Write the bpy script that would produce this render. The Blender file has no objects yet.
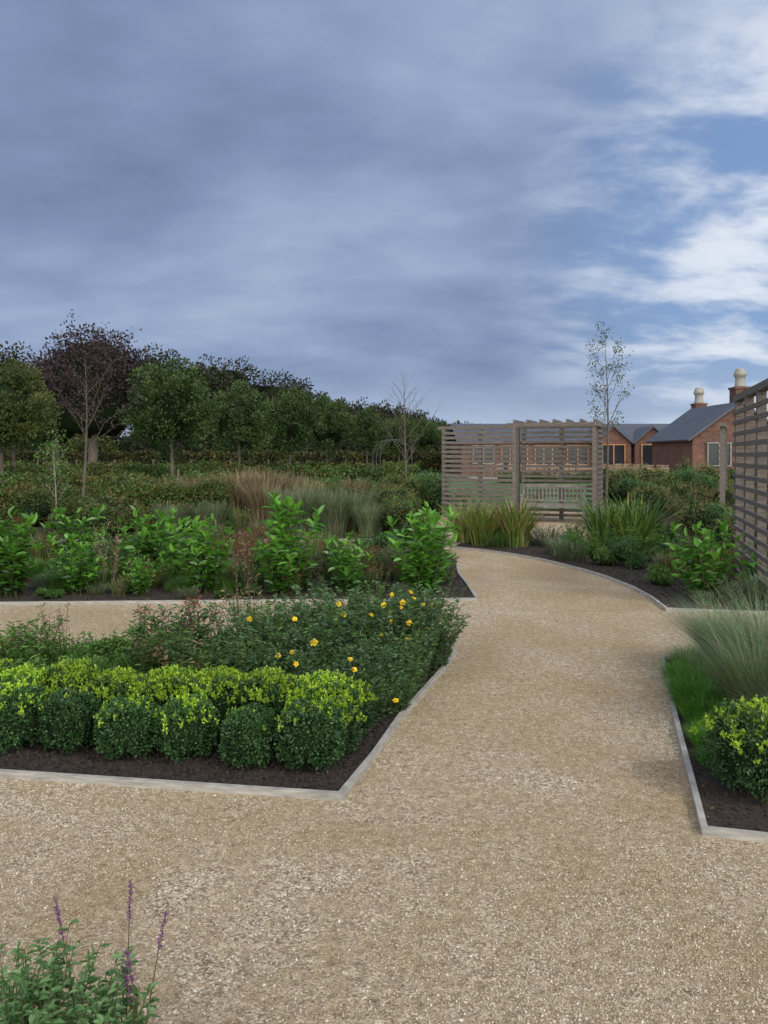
import bpy, math, numpy as np
from mathutils import Vector
rng = np.random.default_rng(7)
scene = bpy.context.scene
R = math.radians

# ------------------------------------------------------------------ materials
def new_mat(name):
    m = bpy.data.materials.new(name); m.use_nodes = True
    nt = m.node_tree; nt.nodes.clear()
    out = nt.nodes.new('ShaderNodeOutputMaterial')
    return m, nt, out
def ramp(nt, stops):
    r = nt.nodes.new('ShaderNodeValToRGB'); e = r.color_ramp.elements
    while len(e) < len(stops): e.new(0.5)
    for i, (p, c) in enumerate(stops):
        e[i].position = p; e[i].color = (*c, 1)
    return r
def noise(nt, scale, detail=4, rough=.55, coord=None, dist=0):
    n = nt.nodes.new('ShaderNodeTexNoise'); n.inputs['Scale'].default_value = scale
    n.inputs['Detail'].default_value = detail; n.inputs['Roughness'].default_value = rough
    n.inputs['Distortion'].default_value = dist
    if coord is not None: nt.links.new(coord, n.inputs['Vector'])
    return n
def mixc(nt, a, b, f, mode='MIX'):
    m = nt.nodes.new('ShaderNodeMix'); m.data_type = 'RGBA'; m.blend_type = mode
    for s, v in ((m.inputs[6], a), (m.inputs[7], b), (m.inputs[0], f)):
        if hasattr(v, 'links'): nt.links.new(v, s)
        elif isinstance(v, (int, float)): s.default_value = v
        else: s.default_value = (*v, 1)
    return m.outputs[2]
def foliage(name, cols, rough=.5, transl=.25, spec=.4):
    m, nt, out = new_mat(name)
    at = nt.nodes.new('ShaderNodeAttribute'); at.attribute_name = 'var'
    n = len(cols)
    rp = ramp(nt, [(i/(n-1), c) for i, c in enumerate(cols)])
    nt.links.new(at.outputs['Fac'], rp.inputs[0])
    oi = nt.nodes.new('ShaderNodeObjectInfo')
    hs = nt.nodes.new('ShaderNodeHueSaturation')
    mr = nt.nodes.new('ShaderNodeMapRange'); mr.inputs[3].default_value = .8; mr.inputs[4].default_value = 1.25
    nt.links.new(oi.outputs['Random'], mr.inputs[0]); nt.links.new(mr.outputs[0], hs.inputs['Value'])
    nt.links.new(rp.outputs[0], hs.inputs['Color'])
    col = hs.outputs[0]
    p = nt.nodes.new('ShaderNodeBsdfPrincipled'); p.inputs['Roughness'].default_value = rough
    p.inputs['Specular IOR Level'].default_value = spec
    nt.links.new(col, p.inputs['Base Color'])
    if transl > 0:
        t = nt.nodes.new('ShaderNodeBsdfTranslucent')
        c2 = mixc(nt, col, (1.1, 1.2, .6), 1.0, 'MULTIPLY')
        nt.links.new(c2, t.inputs['Color'])
        mx = nt.nodes.new('ShaderNodeMixShader'); mx.inputs[0].default_value = transl
        nt.links.new(p.outputs[0], mx.inputs[1]); nt.links.new(t.outputs[0], mx.inputs[2])
        nt.links.new(mx.outputs[0], out.inputs[0])
    else: nt.links.new(p.outputs[0], out.inputs[0])
    return m
def plain(name, c1, c2, scale=8, rough=.8, bump=.3, stretch=(1,1,1), detail=5, bdist=.02):
    m, nt, out = new_mat(name)
    tc = nt.nodes.new('ShaderNodeTexCoord'); mp = nt.nodes.new('ShaderNodeMapping')
    mp.inputs['Scale'].default_value = stretch
    nt.links.new(tc.outputs['Object'], mp.inputs['Vector'])
    n = noise(nt, scale, detail, .6, mp.outputs[0])
    rp = ramp(nt, [(.3, c1), (.7, c2)]); nt.links.new(n.outputs[0], rp.inputs[0])
    p = nt.nodes.new('ShaderNodeBsdfPrincipled'); p.inputs['Roughness'].default_value = rough
    nt.links.new(rp.outputs[0], p.inputs['Base Color'])
    if bump:
        b = nt.nodes.new('ShaderNodeBump'); b.inputs['Strength'].default_value = bump
        b.inputs['Distance'].default_value = bdist
        nt.links.new(n.outputs[0], b.inputs['Height']); nt.links.new(b.outputs[0], p.inputs['Normal'])
    nt.links.new(p.outputs[0], out.inputs[0])
    return m

M = {}
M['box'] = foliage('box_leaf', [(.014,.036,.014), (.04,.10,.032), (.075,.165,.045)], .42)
M['lime'] = foliage('box_new_growth', [(.13,.25,.02), (.27,.44,.035), (.42,.58,.06)], .45, .35)
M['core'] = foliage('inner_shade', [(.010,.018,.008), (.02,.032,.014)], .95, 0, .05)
M['laurel'] = foliage('laurel_leaf', [(.035,.10,.018), (.08,.22,.028), (.17,.38,.05)], .25, .3, .55)
M['hyper'] = foliage('hypericum_leaf', [(.03,.075,.035), (.068,.145,.062), (.12,.225,.09)], .5)
M['mid'] = foliage('perennial_leaf', [(.035,.085,.018), (.08,.165,.035), (.14,.26,.06)], .5, .3)
M['bright'] = foliage('ground_cover_leaf', [(.05,.15,.02), (.10,.26,.035), (.17,.36,.06)], .5, .3)
M['grey'] = foliage('silver_leaf', [(.09,.13,.08), (.17,.23,.15), (.29,.35,.25)], .7, .15)
M['blueg'] = foliage('blue_grass_blade', [(.06,.11,.055), (.13,.20,.11), (.22,.29,.17)], .6, .25)
M['brown'] = foliage('dry_leaf', [(.09,.055,.028), (.22,.155,.08), (.38,.30,.17)], .8, .2)
M['buff'] = foliage('buff_grass_blade', [(.14,.10,.055), (.28,.22,.13), (.44,.38,.25)], .8, .25)
M['red'] = foliage('autumn_leaf', [(.08,.025,.018), (.19,.065,.035), (.28,.13,.06)], .7, .2)
M['strap'] = foliage('strap_leaf', [(.06,.13,.02), (.14,.22,.045), (.33,.31,.08)], .5, .25)
M['dgreen'] = foliage('dark_strap_leaf', [(.025,.07,.018), (.06,.14,.035), (.12,.22,.055)], .45, .2)
M['holly'] = foliage('evergreen_tree_leaf', [(.022,.045,.012), (.06,.105,.025), (.12,.185,.05)], .5, .2)
M['wood_l'] = foliage('woodland_leaf', [(.014,.018,.010), (.032,.038,.018), (.065,.070,.028)], .7, .15)
M['copper'] = foliage('copper_leaf', [(.016,.009,.012), (.036,.021,.024), (.07,.042,.042)], .6, .15)
M['olive'] = foliage('olive_tree_leaf', [(.04,.055,.014), (.09,.11,.027), (.16,.17,.045)], .6, .2)
M['beech'] = foliage('hedge_leaf', [(.045,.06,.015), (.11,.11,.03), (.20,.165,.055)], .6, .2)
M['bark'] = plain('bark', (.06,.045,.035), (.16,.13,.10), 14, .9, .5, (1,1,.2))
M['birch'] = plain('pale_bark', (.16,.13,.10), (.34,.30,.25), 20, .8, .4, (1,1,.3))
M['stem'] = foliage('green_stem', [(.05,.06,.02), (.10,.10,.04)], .7, 0)
M['yellow'] = foliage('yellow_petal', [(.80,.52,.01), (.95,.70,.03)], .5, .3)
M['orange'] = foliage('flower_centre', [(.6,.3,.01), (.75,.42,.02)], .6, 0)
M['purple'] = foliage('purple_petal', [(.14,.05,.15), (.28,.12,.28)], .6, .2)
M['salvia']=foliage('salvia_leaf',[(.05,.12,.04),(.10,.21,.075),(.18,.30,.13)],.65,.3)
M['soil'] = plain('bed_soil', (.012,.010,.008), (.065,.048,.037), 45, .95, 1.0, bdist=.03)
M['edge'] = plain('weathered_edging', (.24,.23,.205), (.46,.44,.40), 9, .8, .3, (1,1,6))
M['timber'] = plain('weathered_timber', (.085,.073,.064), (.20,.172,.150), 7, .8, .4, (1,1,7))
M['timberd'] = plain('bench_timber', (.15,.14,.125), (.30,.275,.245), 7, .8, .4)
M['slate'] = plain('slate_roof', (.055,.062,.078), (.105,.115,.14), 3, .6, .4)
M['cream'] = plain('chimney_pot_clay', (.26,.25,.22), (.36,.34,.30), 3, .7, .1)
M['glass'] = plain('window_glass', (.015,.018,.022), (.04,.045,.055), .6, .12, 0)
M['oak'] = plain('oak_frame', (.34,.16,.06), (.50,.27,.12), 5, .6, .2)
M['white'] = plain('painted_frame', (.18,.18,.165), (.28,.27,.25), 5, .6, .1)
M['metal'] = plain('dark_metal', (.03,.03,.03), (.07,.065,.06), 5, .5, .1)
M['lightwood'] = plain('light_wood', (.24,.165,.11), (.36,.26,.18), 5, .7, .2)
M['paving'] = plain('terrace_paving', (.24,.205,.17), (.36,.31,.26), 2, .85, .2)

def brick_mat():
    m, nt, out = new_mat('red_brick')
    tc = nt.nodes.new('ShaderNodeTexCoord'); sp = nt.nodes.new('ShaderNodeSeparateXYZ')
    nt.links.new(tc.outputs['Object'], sp.inputs[0])
    ad = nt.nodes.new('ShaderNodeMath'); ad.operation = 'ADD'
    nt.links.new(sp.outputs[0], ad.inputs[0]); nt.links.new(sp.outputs[1], ad.inputs[1])
    cb = nt.nodes.new('ShaderNodeCombineXYZ')
    nt.links.new(ad.outputs[0], cb.inputs[0]); nt.links.new(sp.outputs[2], cb.inputs[1])
    b = nt.nodes.new('ShaderNodeTexBrick'); nt.links.new(cb.outputs[0], b.inputs[0])
    b.inputs['Scale'].default_value = 1; b.inputs['Brick Width'].default_value = .225
    b.inputs['Row Height'].default_value = .075; b.inputs['Mortar Size'].default_value = .006
    b.inputs['Color1'].default_value = (.095,.040,.030,1); b.inputs['Color2'].default_value = (.185,.078,.056,1)
    b.inputs['Mortar'].default_value = (.19,.155,.13,1)
    n = noise(nt, .8, 5, .6, tc.outputs['Object'])
    rp = ramp(nt, [(.3, (.65,.65,.66)), (.7, (1.15,1.1,1.05))]); nt.links.new(n.outputs[0], rp.inputs[0])
    c = mixc(nt, b.outputs[0], rp.outputs[0], 1.0, 'MULTIPLY')
    p = nt.nodes.new('ShaderNodeBsdfPrincipled'); p.inputs['Roughness'].default_value = .9
    nt.links.new(c, p.inputs['Base Color']); nt.links.new(p.outputs[0], out.inputs[0])
    return m
M['brick'] = brick_mat()

def gravel_mat():
    m, nt, out = new_mat('gravel')
    tc = nt.nodes.new('ShaderNodeTexCoord'); co = tc.outputs['Object']
    v = nt.nodes.new('ShaderNodeTexVoronoi'); v.inputs['Scale'].default_value = 130
    nt.links.new(co, v.inputs['Vector'])
    v2 = nt.nodes.new('ShaderNodeTexVoronoi'); v2.inputs['Scale'].default_value = 250
    nt.links.new(co, v2.inputs['Vector'])
    big = noise(nt, .7, 6, .62, co, .6); med = noise(nt, 4.5, 5, .65, co); grain = noise(nt, 22, 7, .78, co)
    sepc = nt.nodes.new('ShaderNodeSeparateColor'); nt.links.new(v.outputs['Color'], sepc.inputs[0])
    r1 = ramp(nt, [(0, (.16,.118,.074)), (.35, (.36,.28,.185)), (.75, (.51,.425,.305)), (1, (.80,.74,.62))])
    nt.links.new(sepc.outputs[0], r1.inputs[0])
    sep2 = nt.nodes.new('ShaderNodeSeparateColor'); nt.links.new(v2.outputs['Color'], sep2.inputs[0])
    r2 = ramp(nt, [(0, (.235,.172,.105)), (.5, (.395,.303,.192)), (1, (.59,.49,.345))])
    nt.links.new(sep2.outputs[1], r2.inputs[0])
    addm = nt.nodes.new('ShaderNodeMath'); addm.operation = 'ADD'
    s1 = nt.nodes.new('ShaderNodeMath'); s1.operation = 'MULTIPLY'; s1.inputs[1].default_value = .7
    nt.links.new(med.outputs[0], s1.inputs[0]); nt.links.new(big.outputs[0], addm.inputs[0]); nt.links.new(s1.outputs[0], addm.inputs[1])
    mask = ramp(nt, [(.74, (0,0,0)), (1.0, (1,1,1))]); nt.links.new(addm.outputs[0], mask.inputs[0])
    c = mixc(nt, r2.outputs[0], r1.outputs[0], mask.outputs[0])
    tint = ramp(nt, [(.3, (.90,.86,.80)), (.7, (1.10,1.10,1.10))]); nt.links.new(big.outputs[0], tint.inputs[0])
    c = mixc(nt, c, tint.outputs[0], 1.0, 'MULTIPLY')
    gr = ramp(nt, [(.33, (.66,.64,.60)), (.5, (1.0,1.0,1.0)), (.67, (1.36,1.36,1.38))]); nt.links.new(grain.outputs[0], gr.inputs[0])
    c = mixc(nt, c, gr.outputs[0], 1.0, 'MULTIPLY')
    p = nt.nodes.new('ShaderNodeBsdfPrincipled'); p.inputs['Roughness'].default_value = .95
    p.inputs['Specular IOR Level'].default_value = .1
    nt.links.new(c, p.inputs['Base Color'])
    b = nt.nodes.new('ShaderNodeBump'); b.inputs['Strength'].default_value = .7; b.inputs['Distance'].default_value = .005
    b.invert = True
    nt.links.new(v.outputs['Distance'], b.inputs['Height'])
    b2 = nt.nodes.new('ShaderNodeBump'); b2.inputs['Strength'].default_value = .6; b2.inputs['Distance'].default_value = .02
    nt.links.new(grain.outputs[0], b2.inputs['Height']); nt.links.new(b.outputs[0], b2.inputs['Normal'])
    nt.links.new(b2.outputs[0], p.inputs['Normal'])
    nt.links.new(p.outputs[0], out.inputs[0])
    return m
M['gravel'] = gravel_mat()
M['stone'] = foliage('gravel_stone', [(.22,.17,.115), (.42,.345,.25), (.62,.55,.44), (.82,.77,.68)], .85, 0, .2)
M['grass'] = plain('lawn', (.045,.11,.02), (.09,.18,.038), 1.2, .9, .4)
M['field'] = plain('field_grass', (.04,.06,.018), (.08,.10,.035), .6, .9, .4)

# ------------------------------------------------------------------ mesh accumulator
def unit(a): return a/np.maximum(np.linalg.norm(a, axis=-1, keepdims=True), 1e-9)
class Acc:
    def __init__(s): s.v=[]; s.nv=0; s.loops=[]; s.sizes=[]; s.mi=[]; s.var=[]; s.mats=[]; s.sm=[]
    def _m(s, k):
        if k not in s.mats: s.mats.append(k)
        return s.mats.index(k)
    def add(s, V, F, mat, var=.5, smooth=False):
        V = np.asarray(V, float).reshape(-1,3); F = np.asarray(F, int)
        n, k = F.shape
        s.v.append(V); s.loops.append((F+s.nv).ravel()); s.sizes.append(np.full(n,k))
        s.nv += len(V); s.mi.append(np.full(n, s._m(mat)))
        s.var.append(np.broadcast_to(np.asarray(var,float),(n,)).copy()); s.sm.append(np.full(n,smooth))
    def leaves(s, P, D, L, W, mat, var, up=None, fold=.0, droop=0., two=False):
        n = len(P); D = unit(D)
        g = rng.normal(size=(n,3)) if up is None else up+rng.normal(size=(n,3))*.35
        side = unit(np.cross(D, g)); nr = np.cross(side, D)
        L = np.broadcast_to(L,(n,))[:,None]; W = np.broadcast_to(W,(n,))[:,None]
        var = np.broadcast_to(var,(n,))
        if not two:
            V = np.stack([P, P+D*L*.45+side*W*.5, P+D*L-nr*L*droop, P+D*L*.45-side*W*.5],1)
            F = np.arange(n)[:,None]*4+np.arange(4); s.add(V, F, mat, var)
        else:
            T = P+D*L-nr*L*droop; f = nr*W*fold
            V = np.stack([P, P+D*L*.3+side*W*.45+f, P+D*L*.7+side*W*.42+f-nr*L*droop*.4, T,
                          P+D*L*.7-side*W*.42+f-nr*L*droop*.4, P+D*L*.3-side*W*.45+f],1)
            i = np.arange(n)[:,None]*6
            F = np.concatenate([i+np.array([0,1,2,3]), i+np.array([0,3,4,5])])
            s.add(V, F, mat, np.concatenate([var,var*.93]))
    def blades(s, P, az, lean, L, W, mat, var, curve=.35):
        n = len(P); h = np.stack([np.cos(az),np.sin(az),0*az],1); pr = np.stack([-np.sin(az),np.cos(az),0*az],1)
        t = np.array([0,.3,.62,.85,1.]); rows=[]
        L = np.broadcast_to(L,(n,)); lean=np.broadcast_to(lean,(n,)); cv=np.broadcast_to(curve,(n,))
        W = np.broadcast_to(W,(n,))
        for q in t:
            c = P+h*(L*lean*(q**1.6))[:,None]; c = c+np.array([0,0,1.])*(L*(q-cv*q*q))[:,None]
            w = (W*(.5*(1-.92*q**2)))[:,None]
            rows += [c+pr*w, c-pr*w]
        V = np.stack(rows,1); i = np.arange(n)[:,None]*10
        F = np.concatenate([i+np.array([2*k,2*k+1,2*k+3,2*k+2]) for k in range(4)])
        s.add(V, F, mat, np.tile(np.broadcast_to(var,(n,)),4))
    def tube(s, pts, rad, mat, sides=6, var=.5):
        pts = np.asarray(pts,float); n=len(pts); rad=np.broadcast_to(rad,(n,))
        tg = unit(np.gradient(pts,axis=0)); ref = np.array([.9,.43,.1])
        a = unit(np.cross(tg,ref)); b = np.cross(tg,a)
        th = np.linspace(0,2*np.pi,sides,endpoint=False)
        V = pts[:,None]+rad[:,None,None]*(a[:,None]*np.cos(th)[:,None]+b[:,None]*np.sin(th)[:,None])
        F=[]
        for k in range(n-1):
            for j in range(sides):
                j2=(j+1)%sides; F.append([k*sides+j,k*sides+j2,(k+1)*sides+j2,(k+1)*sides+j])
        s.add(V,F,mat,var,True)
    def box(s, c, size, rot=0, mat='timber', var=.5):
        x,y,z=[q/2 for q in size]
        V=np.array([[i,j,k] for k in(-z,z) for i,j in((-x,-y),(x,-y),(x,y),(-x,y))])
        cs,sn=math.cos(rot),math.sin(rot)
        V=np.stack([V[:,0]*cs-V[:,1]*sn,V[:,0]*sn+V[:,1]*cs,V[:,2]],1)+np.array(c)
        s.add(V,[[0,3,2,1],[4,5,6,7],[0,1,5,4],[1,2,6,5],[2,3,7,6],[3,0,4,7]],mat,var)
    def ell(s, c, r, mat='core', var=.5, nz=.12, seed=0):
        a=12;b=8;V=[];F=[]
        for i in range(b+1):
            ph=math.pi*i/b
            for j in range(a):
                th=2*math.pi*j/a
                k=1+nz*math.sin(3*th+seed)*math.sin(2*ph+seed*1.7)
                V.append([c[0]+r[0]*k*math.sin(ph)*math.cos(th),c[1]+r[1]*k*math.sin(ph)*math.sin(th),c[2]+r[2]*k*math.cos(ph)])
        for i in range(b):
            for j in range(a): F.append([i*a+j,(i+1)*a+j,(i+1)*a+(j+1)%a,i*a+(j+1)%a])
        s.add(V,F,mat,var,True)
    def mesh(s, name):
        me=bpy.data.meshes.new(name); V=np.concatenate(s.v); lp=np.concatenate(s.loops); sz=np.concatenate(s.sizes)
        me.vertices.add(len(V)); me.vertices.foreach_set('co',V.ravel().astype(np.float32))
        me.loops.add(len(lp)); me.loops.foreach_set('vertex_index',lp.astype(np.int32))
        me.polygons.add(len(sz)); st=np.concatenate([[0],np.cumsum(sz)[:-1]])
        me.polygons.foreach_set('loop_start',st.astype(np.int32))
        me.polygons.foreach_set('material_index',np.concatenate(s.mi).astype(np.int32))
        me.polygons.foreach_set('use_smooth',np.concatenate(s.sm))
        for k in s.mats: me.materials.append(M[k])
        a=me.attributes.new('var','FLOAT','FACE'); a.data.foreach_set('value',np.clip(np.concatenate(s.var),0,1).astype(np.float32))
        me.update(calc_edges=True); return me
    def obj(s, name, loc=(0,0,0), rot=0, scale=1, parent=None):
        return place(s.mesh(name), name, loc, rot, scale, parent)
def place(me, name, loc, rot=0, scale=1, parent=None):
    o=bpy.data.objects.new(name, me); scene.collection.objects.link(o)
    o.location=loc; o.rotation_euler=(0,0,rot); o.scale=(scale,)*3 if np.isscalar(scale) else scale
    if parent: o.parent=parent
    return o
def sph(n): return unit(rng.normal(size=(n,3)))
U=lambda a,b,n=None: rng.uniform(a,b,n)

# ------------------------------------------------------------------ ground
def sheet(name, poly, z, mat):
    a=Acc(); V=[(x,y,z) for x,y in poly]; a.add(V,[list(range(len(poly)))],mat); return a.obj(name)
sheet('ground', [(-1500,-200),(1500,-200),(1500,2500),(-1500,2500)], -.02, 'field')
sheet('lawn', [(-16,22),(45,22),(45,48),(-16,48)], -.012, 'grass')
sheet('terrace', [(6,48),(36,48),(36,70),(6,70)], -.006, 'paving')
sheet('gravel_path', [(-16,-5),(16,-5),(16,23),(-16,23)], 0, 'gravel')

bedA=[(-.204,3.71),(-.048,4.24),(.097,4.83),(.407,5.82),(.568,6.4),(.50,6.72),(-.6,6.6),(-2.5,6.15),(-9,6.2),(-9,5.08)]
bedB=[(1.02,8.78),(1.02,9.6),(1.0,10.7),(1.08,12.0),(.95,13.1),(.5,13.5),(-12,13.3),(-12,8.6),(-4.1,8.53)]
bedC=[(1.15,13.75),(1.6,13.35),(2.05,12.75),(2.35,12.2),(2.56,11.6),(2.75,11.0),(2.88,10.4),(2.97,9.6),(2.97,8.9),(2.9,8.2),(3.6,8.05),(12,7.6),(12,13.4),(5.5,13.9),(3.2,14.9),(1.6,14.9)]
bedD=[(2.17,6.24),(1.75,4.8),(1.35,3.37),(1.62,3.30),(6,2.7),(6,6.3)]
bedE=[(-.35,1.95),(-.45,.6),(-5,.6),(-5,2.1)]
bedF=[(.7,15.0),(-14,14.6),(-14,22.9),(1.2,22.9)]
bedG=[(6.0,15.0),(15,14.6),(15,22.9),(6.4,22.9)]
bedH=[(6.6,24.2),(20,24.2),(20,29),(8.2,29)]
beds=[bedA,bedB,bedC,bedD,bedE,bedF,bedG,bedH]
def inside(px,py,poly):
    r=np.zeros(len(px),bool); n=len(poly); j=n-1
    for i in range(n):
        xi,yi=poly[i]; xj,yj=poly[j]
        c=((yi>py)!=(yj>py))&(px<(xj-xi)*(py-yi)/((yj-yi) or 1e-9)+xi); r^=c; j=i
    return r
for b in beds:
    sheet('planting_bed_soil', b, .014, 'soil')
    a=Acc(); n=len(b)
    for i in range(n):
        p=np.array(b[i]); q=np.array(b[(i+1)%n]); d=q-p; L=np.hypot(*d); ang=math.atan2(d[1],d[0])
        a.box(((p[0]+q[0])/2,(p[1]+q[1])/2,.008+.0007*(i%2)),(L+.02,.028,.052),ang,'edge')
    a.obj('path_edging')
def octas(a,P,sz,mat,var):
    n=len(P); A=sph(n); B=unit(np.cross(A,sph(n))); C=np.cross(A,B)
    s1=(sz*U(.8,1.3,n))[:,None]; s2=(sz*U(.6,1.,n))[:,None]; s3=(sz*U(.4,.8,n))[:,None]
    V=np.stack([P+A*s1,P-A*s1,P+B*s2,P-B*s2,P+C*s3,P-C*s3],1)
    i=np.arange(n)[:,None]*6
    F=np.concatenate([i+np.array(t) for t in([0,2,4],[2,1,4],[1,3,4],[3,0,4],[2,0,5],[1,2,5],[3,1,5],[0,3,5])])
    a.add(V,F,mat,np.tile(var,8))
a=Acc()
for b,n in ((bedA,11000),(bedD,4500),(bedB,7000),(bedC,7000)):
    xs=[p[0] for p in b]; ys=[p[1] for p in b]
    x=U(max(min(xs),-4.5),min(max(xs),6),n*2); y=U(min(ys),max(ys),n*2)
    k=inside(x,y,b); x=x[k][:n]; y=y[k][:n]
    octas(a,np.stack([x,y,np.full(len(x),.019)],1),U(.006,.019,len(x)),'soil',U(0,1,len(x)))
a.obj('bark_mulch')
def sn(x,y): return (np.sin(x*1.9+1.3*np.sin(y*1.3))+np.sin(y*2.3+x*.8+1)+.7*np.sin(5.1*x-3.7*y+2*np.sin(y*3))+.5*np.sin(9*x+7*y))/3.2
a=Acc(); N=180000
y=1.7+8.5*U(0,1,N)**1.5; x=U(-1,1,N)*(y*.55+.1)
den=np.clip(.35+.75*sn(x,y),.08,1); k=rng.random(N)<den
for b in beds: k&=~inside(x,y,b)
x=x[k];y=y[k]; n=len(x)
octas(a,np.stack([x,y,np.full(n,.001)],1),U(.0020,.0048,n)*np.where(rng.random(n)<.05,1.6,1),'stone',rng.beta(2.0,1.5,n))
a.obj('gravel')
a=Acc()
P=[]
for b in (bedA,bedB,bedC,bedD):
    for i in range(len(b)-1):
        p=np.array(b[i]);q=np.array(b[i+1]); L=np.hypot(*(q-p)); nn=int(min(L,5)*5)
        for t in rng.random(nn):
            o=p+(q-p)*t+rng.normal(size=2)*.14; P.append((o[0],o[1],.024))
P=np.array(P); n=len(P)
a.leaves(P,np.stack([U(-1,1,n),U(-1,1,n),U(-.1,.15,n)],1),U(.015,.035,n),U(.008,.018,n),'brown',rng.random(n),up=np.tile([0,0,1.5],(n,1)),two=True,fold=.2)
a.obj('fallen_leaves')

# ------------------------------------------------------------------ plants
def box_ball(rx,ry,h,lime,n=6500):
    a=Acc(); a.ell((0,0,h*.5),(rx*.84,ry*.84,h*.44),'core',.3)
    d=sph(n); d[:,2]=np.where(d[:,2]<-.75,-d[:,2],d[:,2])
    e=.72; q=np.sign(d)*np.abs(d)**e; k=(np.abs(q)**2.4).sum(1)**(-1/2.4); q=q*k[:,None]
    lump=1+.07*np.sin(d[:,0]*9+rx*70)*np.sin(d[:,2]*8)+.06*np.sin(d[:,1]*11+2)
    r=(U(.82,1.04,n)*lump)[:,None]
    P=q*r*np.array([rx,ry,h*.5])+np.array([0,0,h*.5]); P[:,2]=np.maximum(P[:,2],.02)
    D=d+rng.normal(size=(n,3))*.7+np.array([0,0,.4])
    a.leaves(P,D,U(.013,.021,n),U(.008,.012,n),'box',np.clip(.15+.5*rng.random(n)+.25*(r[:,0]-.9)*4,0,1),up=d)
    m=int(lime)
    if m:
        ns=m//12; g=np.clip(rng.normal(size=(ns,2))*.5,-1.,1.); hh=U(.0,.055,ns); vv=U(-.2,.2,ns)
        k=rng.integers(0,ns,m); zt=h*(.94-.2*(g**2).sum(1)); t=rng.random(m)
        P=np.stack([g[k,0]*rx,g[k,1]*ry,zt[k]+hh[k]*t],1)+rng.normal(size=(m,3))*.005
        D=rng.normal(size=(m,3))*.7+np.array([0,0,.9])
        a.leaves(P,D,U(.014,.022,m),U(.008,.013,m),'lime',np.clip(rng.random(m)*.6+.2+vv[k]+.2*t,0,1),up=sph(m))
    return a.mesh('box_ball')
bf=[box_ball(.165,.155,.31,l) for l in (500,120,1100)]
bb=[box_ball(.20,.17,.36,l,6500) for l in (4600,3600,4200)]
def ptA(x,off):
    y=3.71-.155*(x+.204); return (x,y+off,.012)
for i,x in enumerate(np.arange(-.38,-4.3,-.32)):
    px=x+U(-.04,.04); s=U(.82,1.08)
    place(bf[i%3],'box_shrub',ptA(px,.33+U(-.06,.05)),U(0,6),(s,s,s*U(.9,1.08)))
for i,x in enumerate(np.arange(-.32,-4.5,-.29)):
    place(bb[i%3],'box_shrub',ptA(x+U(-.04,.04),.66+U(-.04,.04)),U(0,6),(1,1,U(.9,1.08)))
place(bb[1],'box_shrub',(-.22,4.48,.012),1,.85); place(bf[2],'box_shrub',(-.28,4.22,.012),1,.9)
db=box_ball(.25,.22,.40,3600,9500)
place(db,'box_shrub',(1.79,3.78,.012),.3,1); place(db,'box_shrub',(2.25,3.66,.012),2.3,1); place(bb[0],'box_shrub',(2.65,3.6,.012),1,1.1)

def mound(R_,h,n,mat,L,W,mat2=None,f2=0,core=True,upb=.5,two=False,lumps=6):
    a=Acc()
    C=np.stack([U(-.62,.62,lumps)*R_,U(-.62,.62,lumps)*R_,U(.2,.72,lumps)*h],1)
    rr=U(.28,.55,lumps); C[0]=(0,0,.5*h)
    if core:
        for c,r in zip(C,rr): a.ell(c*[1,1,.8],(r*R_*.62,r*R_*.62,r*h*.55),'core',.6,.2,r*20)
    k=rng.integers(0,lumps,n); d=sph(n); d[:,2]=np.abs(d[:,2])*1.2-.45
    P=C[k]+d*(rr[k]*U(.35,1.12,n))[:,None]*np.array([R_,R_,h*.75])
    low=P[:,2]<.015; P[low,2]=U(.01,.4*h,low.sum())
    D=d+rng.normal(size=(n,3))*.6+np.array([0,0,upb])
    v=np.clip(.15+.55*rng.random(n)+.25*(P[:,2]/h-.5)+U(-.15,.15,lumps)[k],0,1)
    s2=rng.random(n)<f2
    for mk,sel in ((mat,~s2),(mat2,s2)):
        if mk and sel.any():
            m=sel.sum(); a.leaves(P[sel],D[sel],U(.6,1.3,m)*L,U(.8,1.2,m)*W,mk,v[sel],up=d[sel]+np.array([0,0,.6]),two=two,fold=.2,droop=.12)
    return a
def stemmy(ns,h,R_,L,W,mat,per=26,mat2=None,f2=.2,top=None,lean=.35,name='perennial_plant'):
    a=Acc()
    for i in range(ns):
        t=np.linspace(0,1,5); az=U(0,6.28); r0=R_*.5*math.sqrt(U(0,1)); ln=U(.1,1)*lean*h; hh=h*U(.6,1.05)
        b=np.array([r0*math.cos(az),r0*math.sin(az),0]); az+=U(-.6,.6)
        pts=b+np.stack([ln*math.cos(az)*t**1.4,ln*math.sin(az)*t**1.4,hh*t],1)
        a.tube(pts,np.linspace(.003,.0012,5),'stem',4)
        m=per; tt=U(.06,1,m); P=np.stack([np.interp(tt,t,pts[:,j]) for j in range(3)],1)
        th=rng.random(m)*6.28; D=np.stack([np.cos(th),np.sin(th),U(-.1,1.,m)],1)
        mk=mat2 if (mat2 and rng.random()<f2) else mat
        a.leaves(P,D,U(.6,1.2,m)*L,U(.7,1.2,m)*W,mk,np.clip(rng.random(m)*.6+.35*tt+U(-.1,.15),0,1),up=np.tile([0,0,1.],(m,1)),two=True,fold=.15,droop=.2)
        if top:
            m=26; P=pts[-1]+rng.normal(size=(m,3))*[.008,.008,.03]; a.leaves(P,sph(m)+[0,0,.4],U(.01,.02,m),U(.005,.01,m),top,rng.random(m))
    return a.mesh(name)
hyp=[stemmy(120,.52,.55,.042,.017,'hyper',36,'mid',.25,lean=.5,name='hypericum_shrub') for _ in range(3)]
def poly_in(x,y,b): return inside(np.array([x]),np.array([y]),b)[0]
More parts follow.
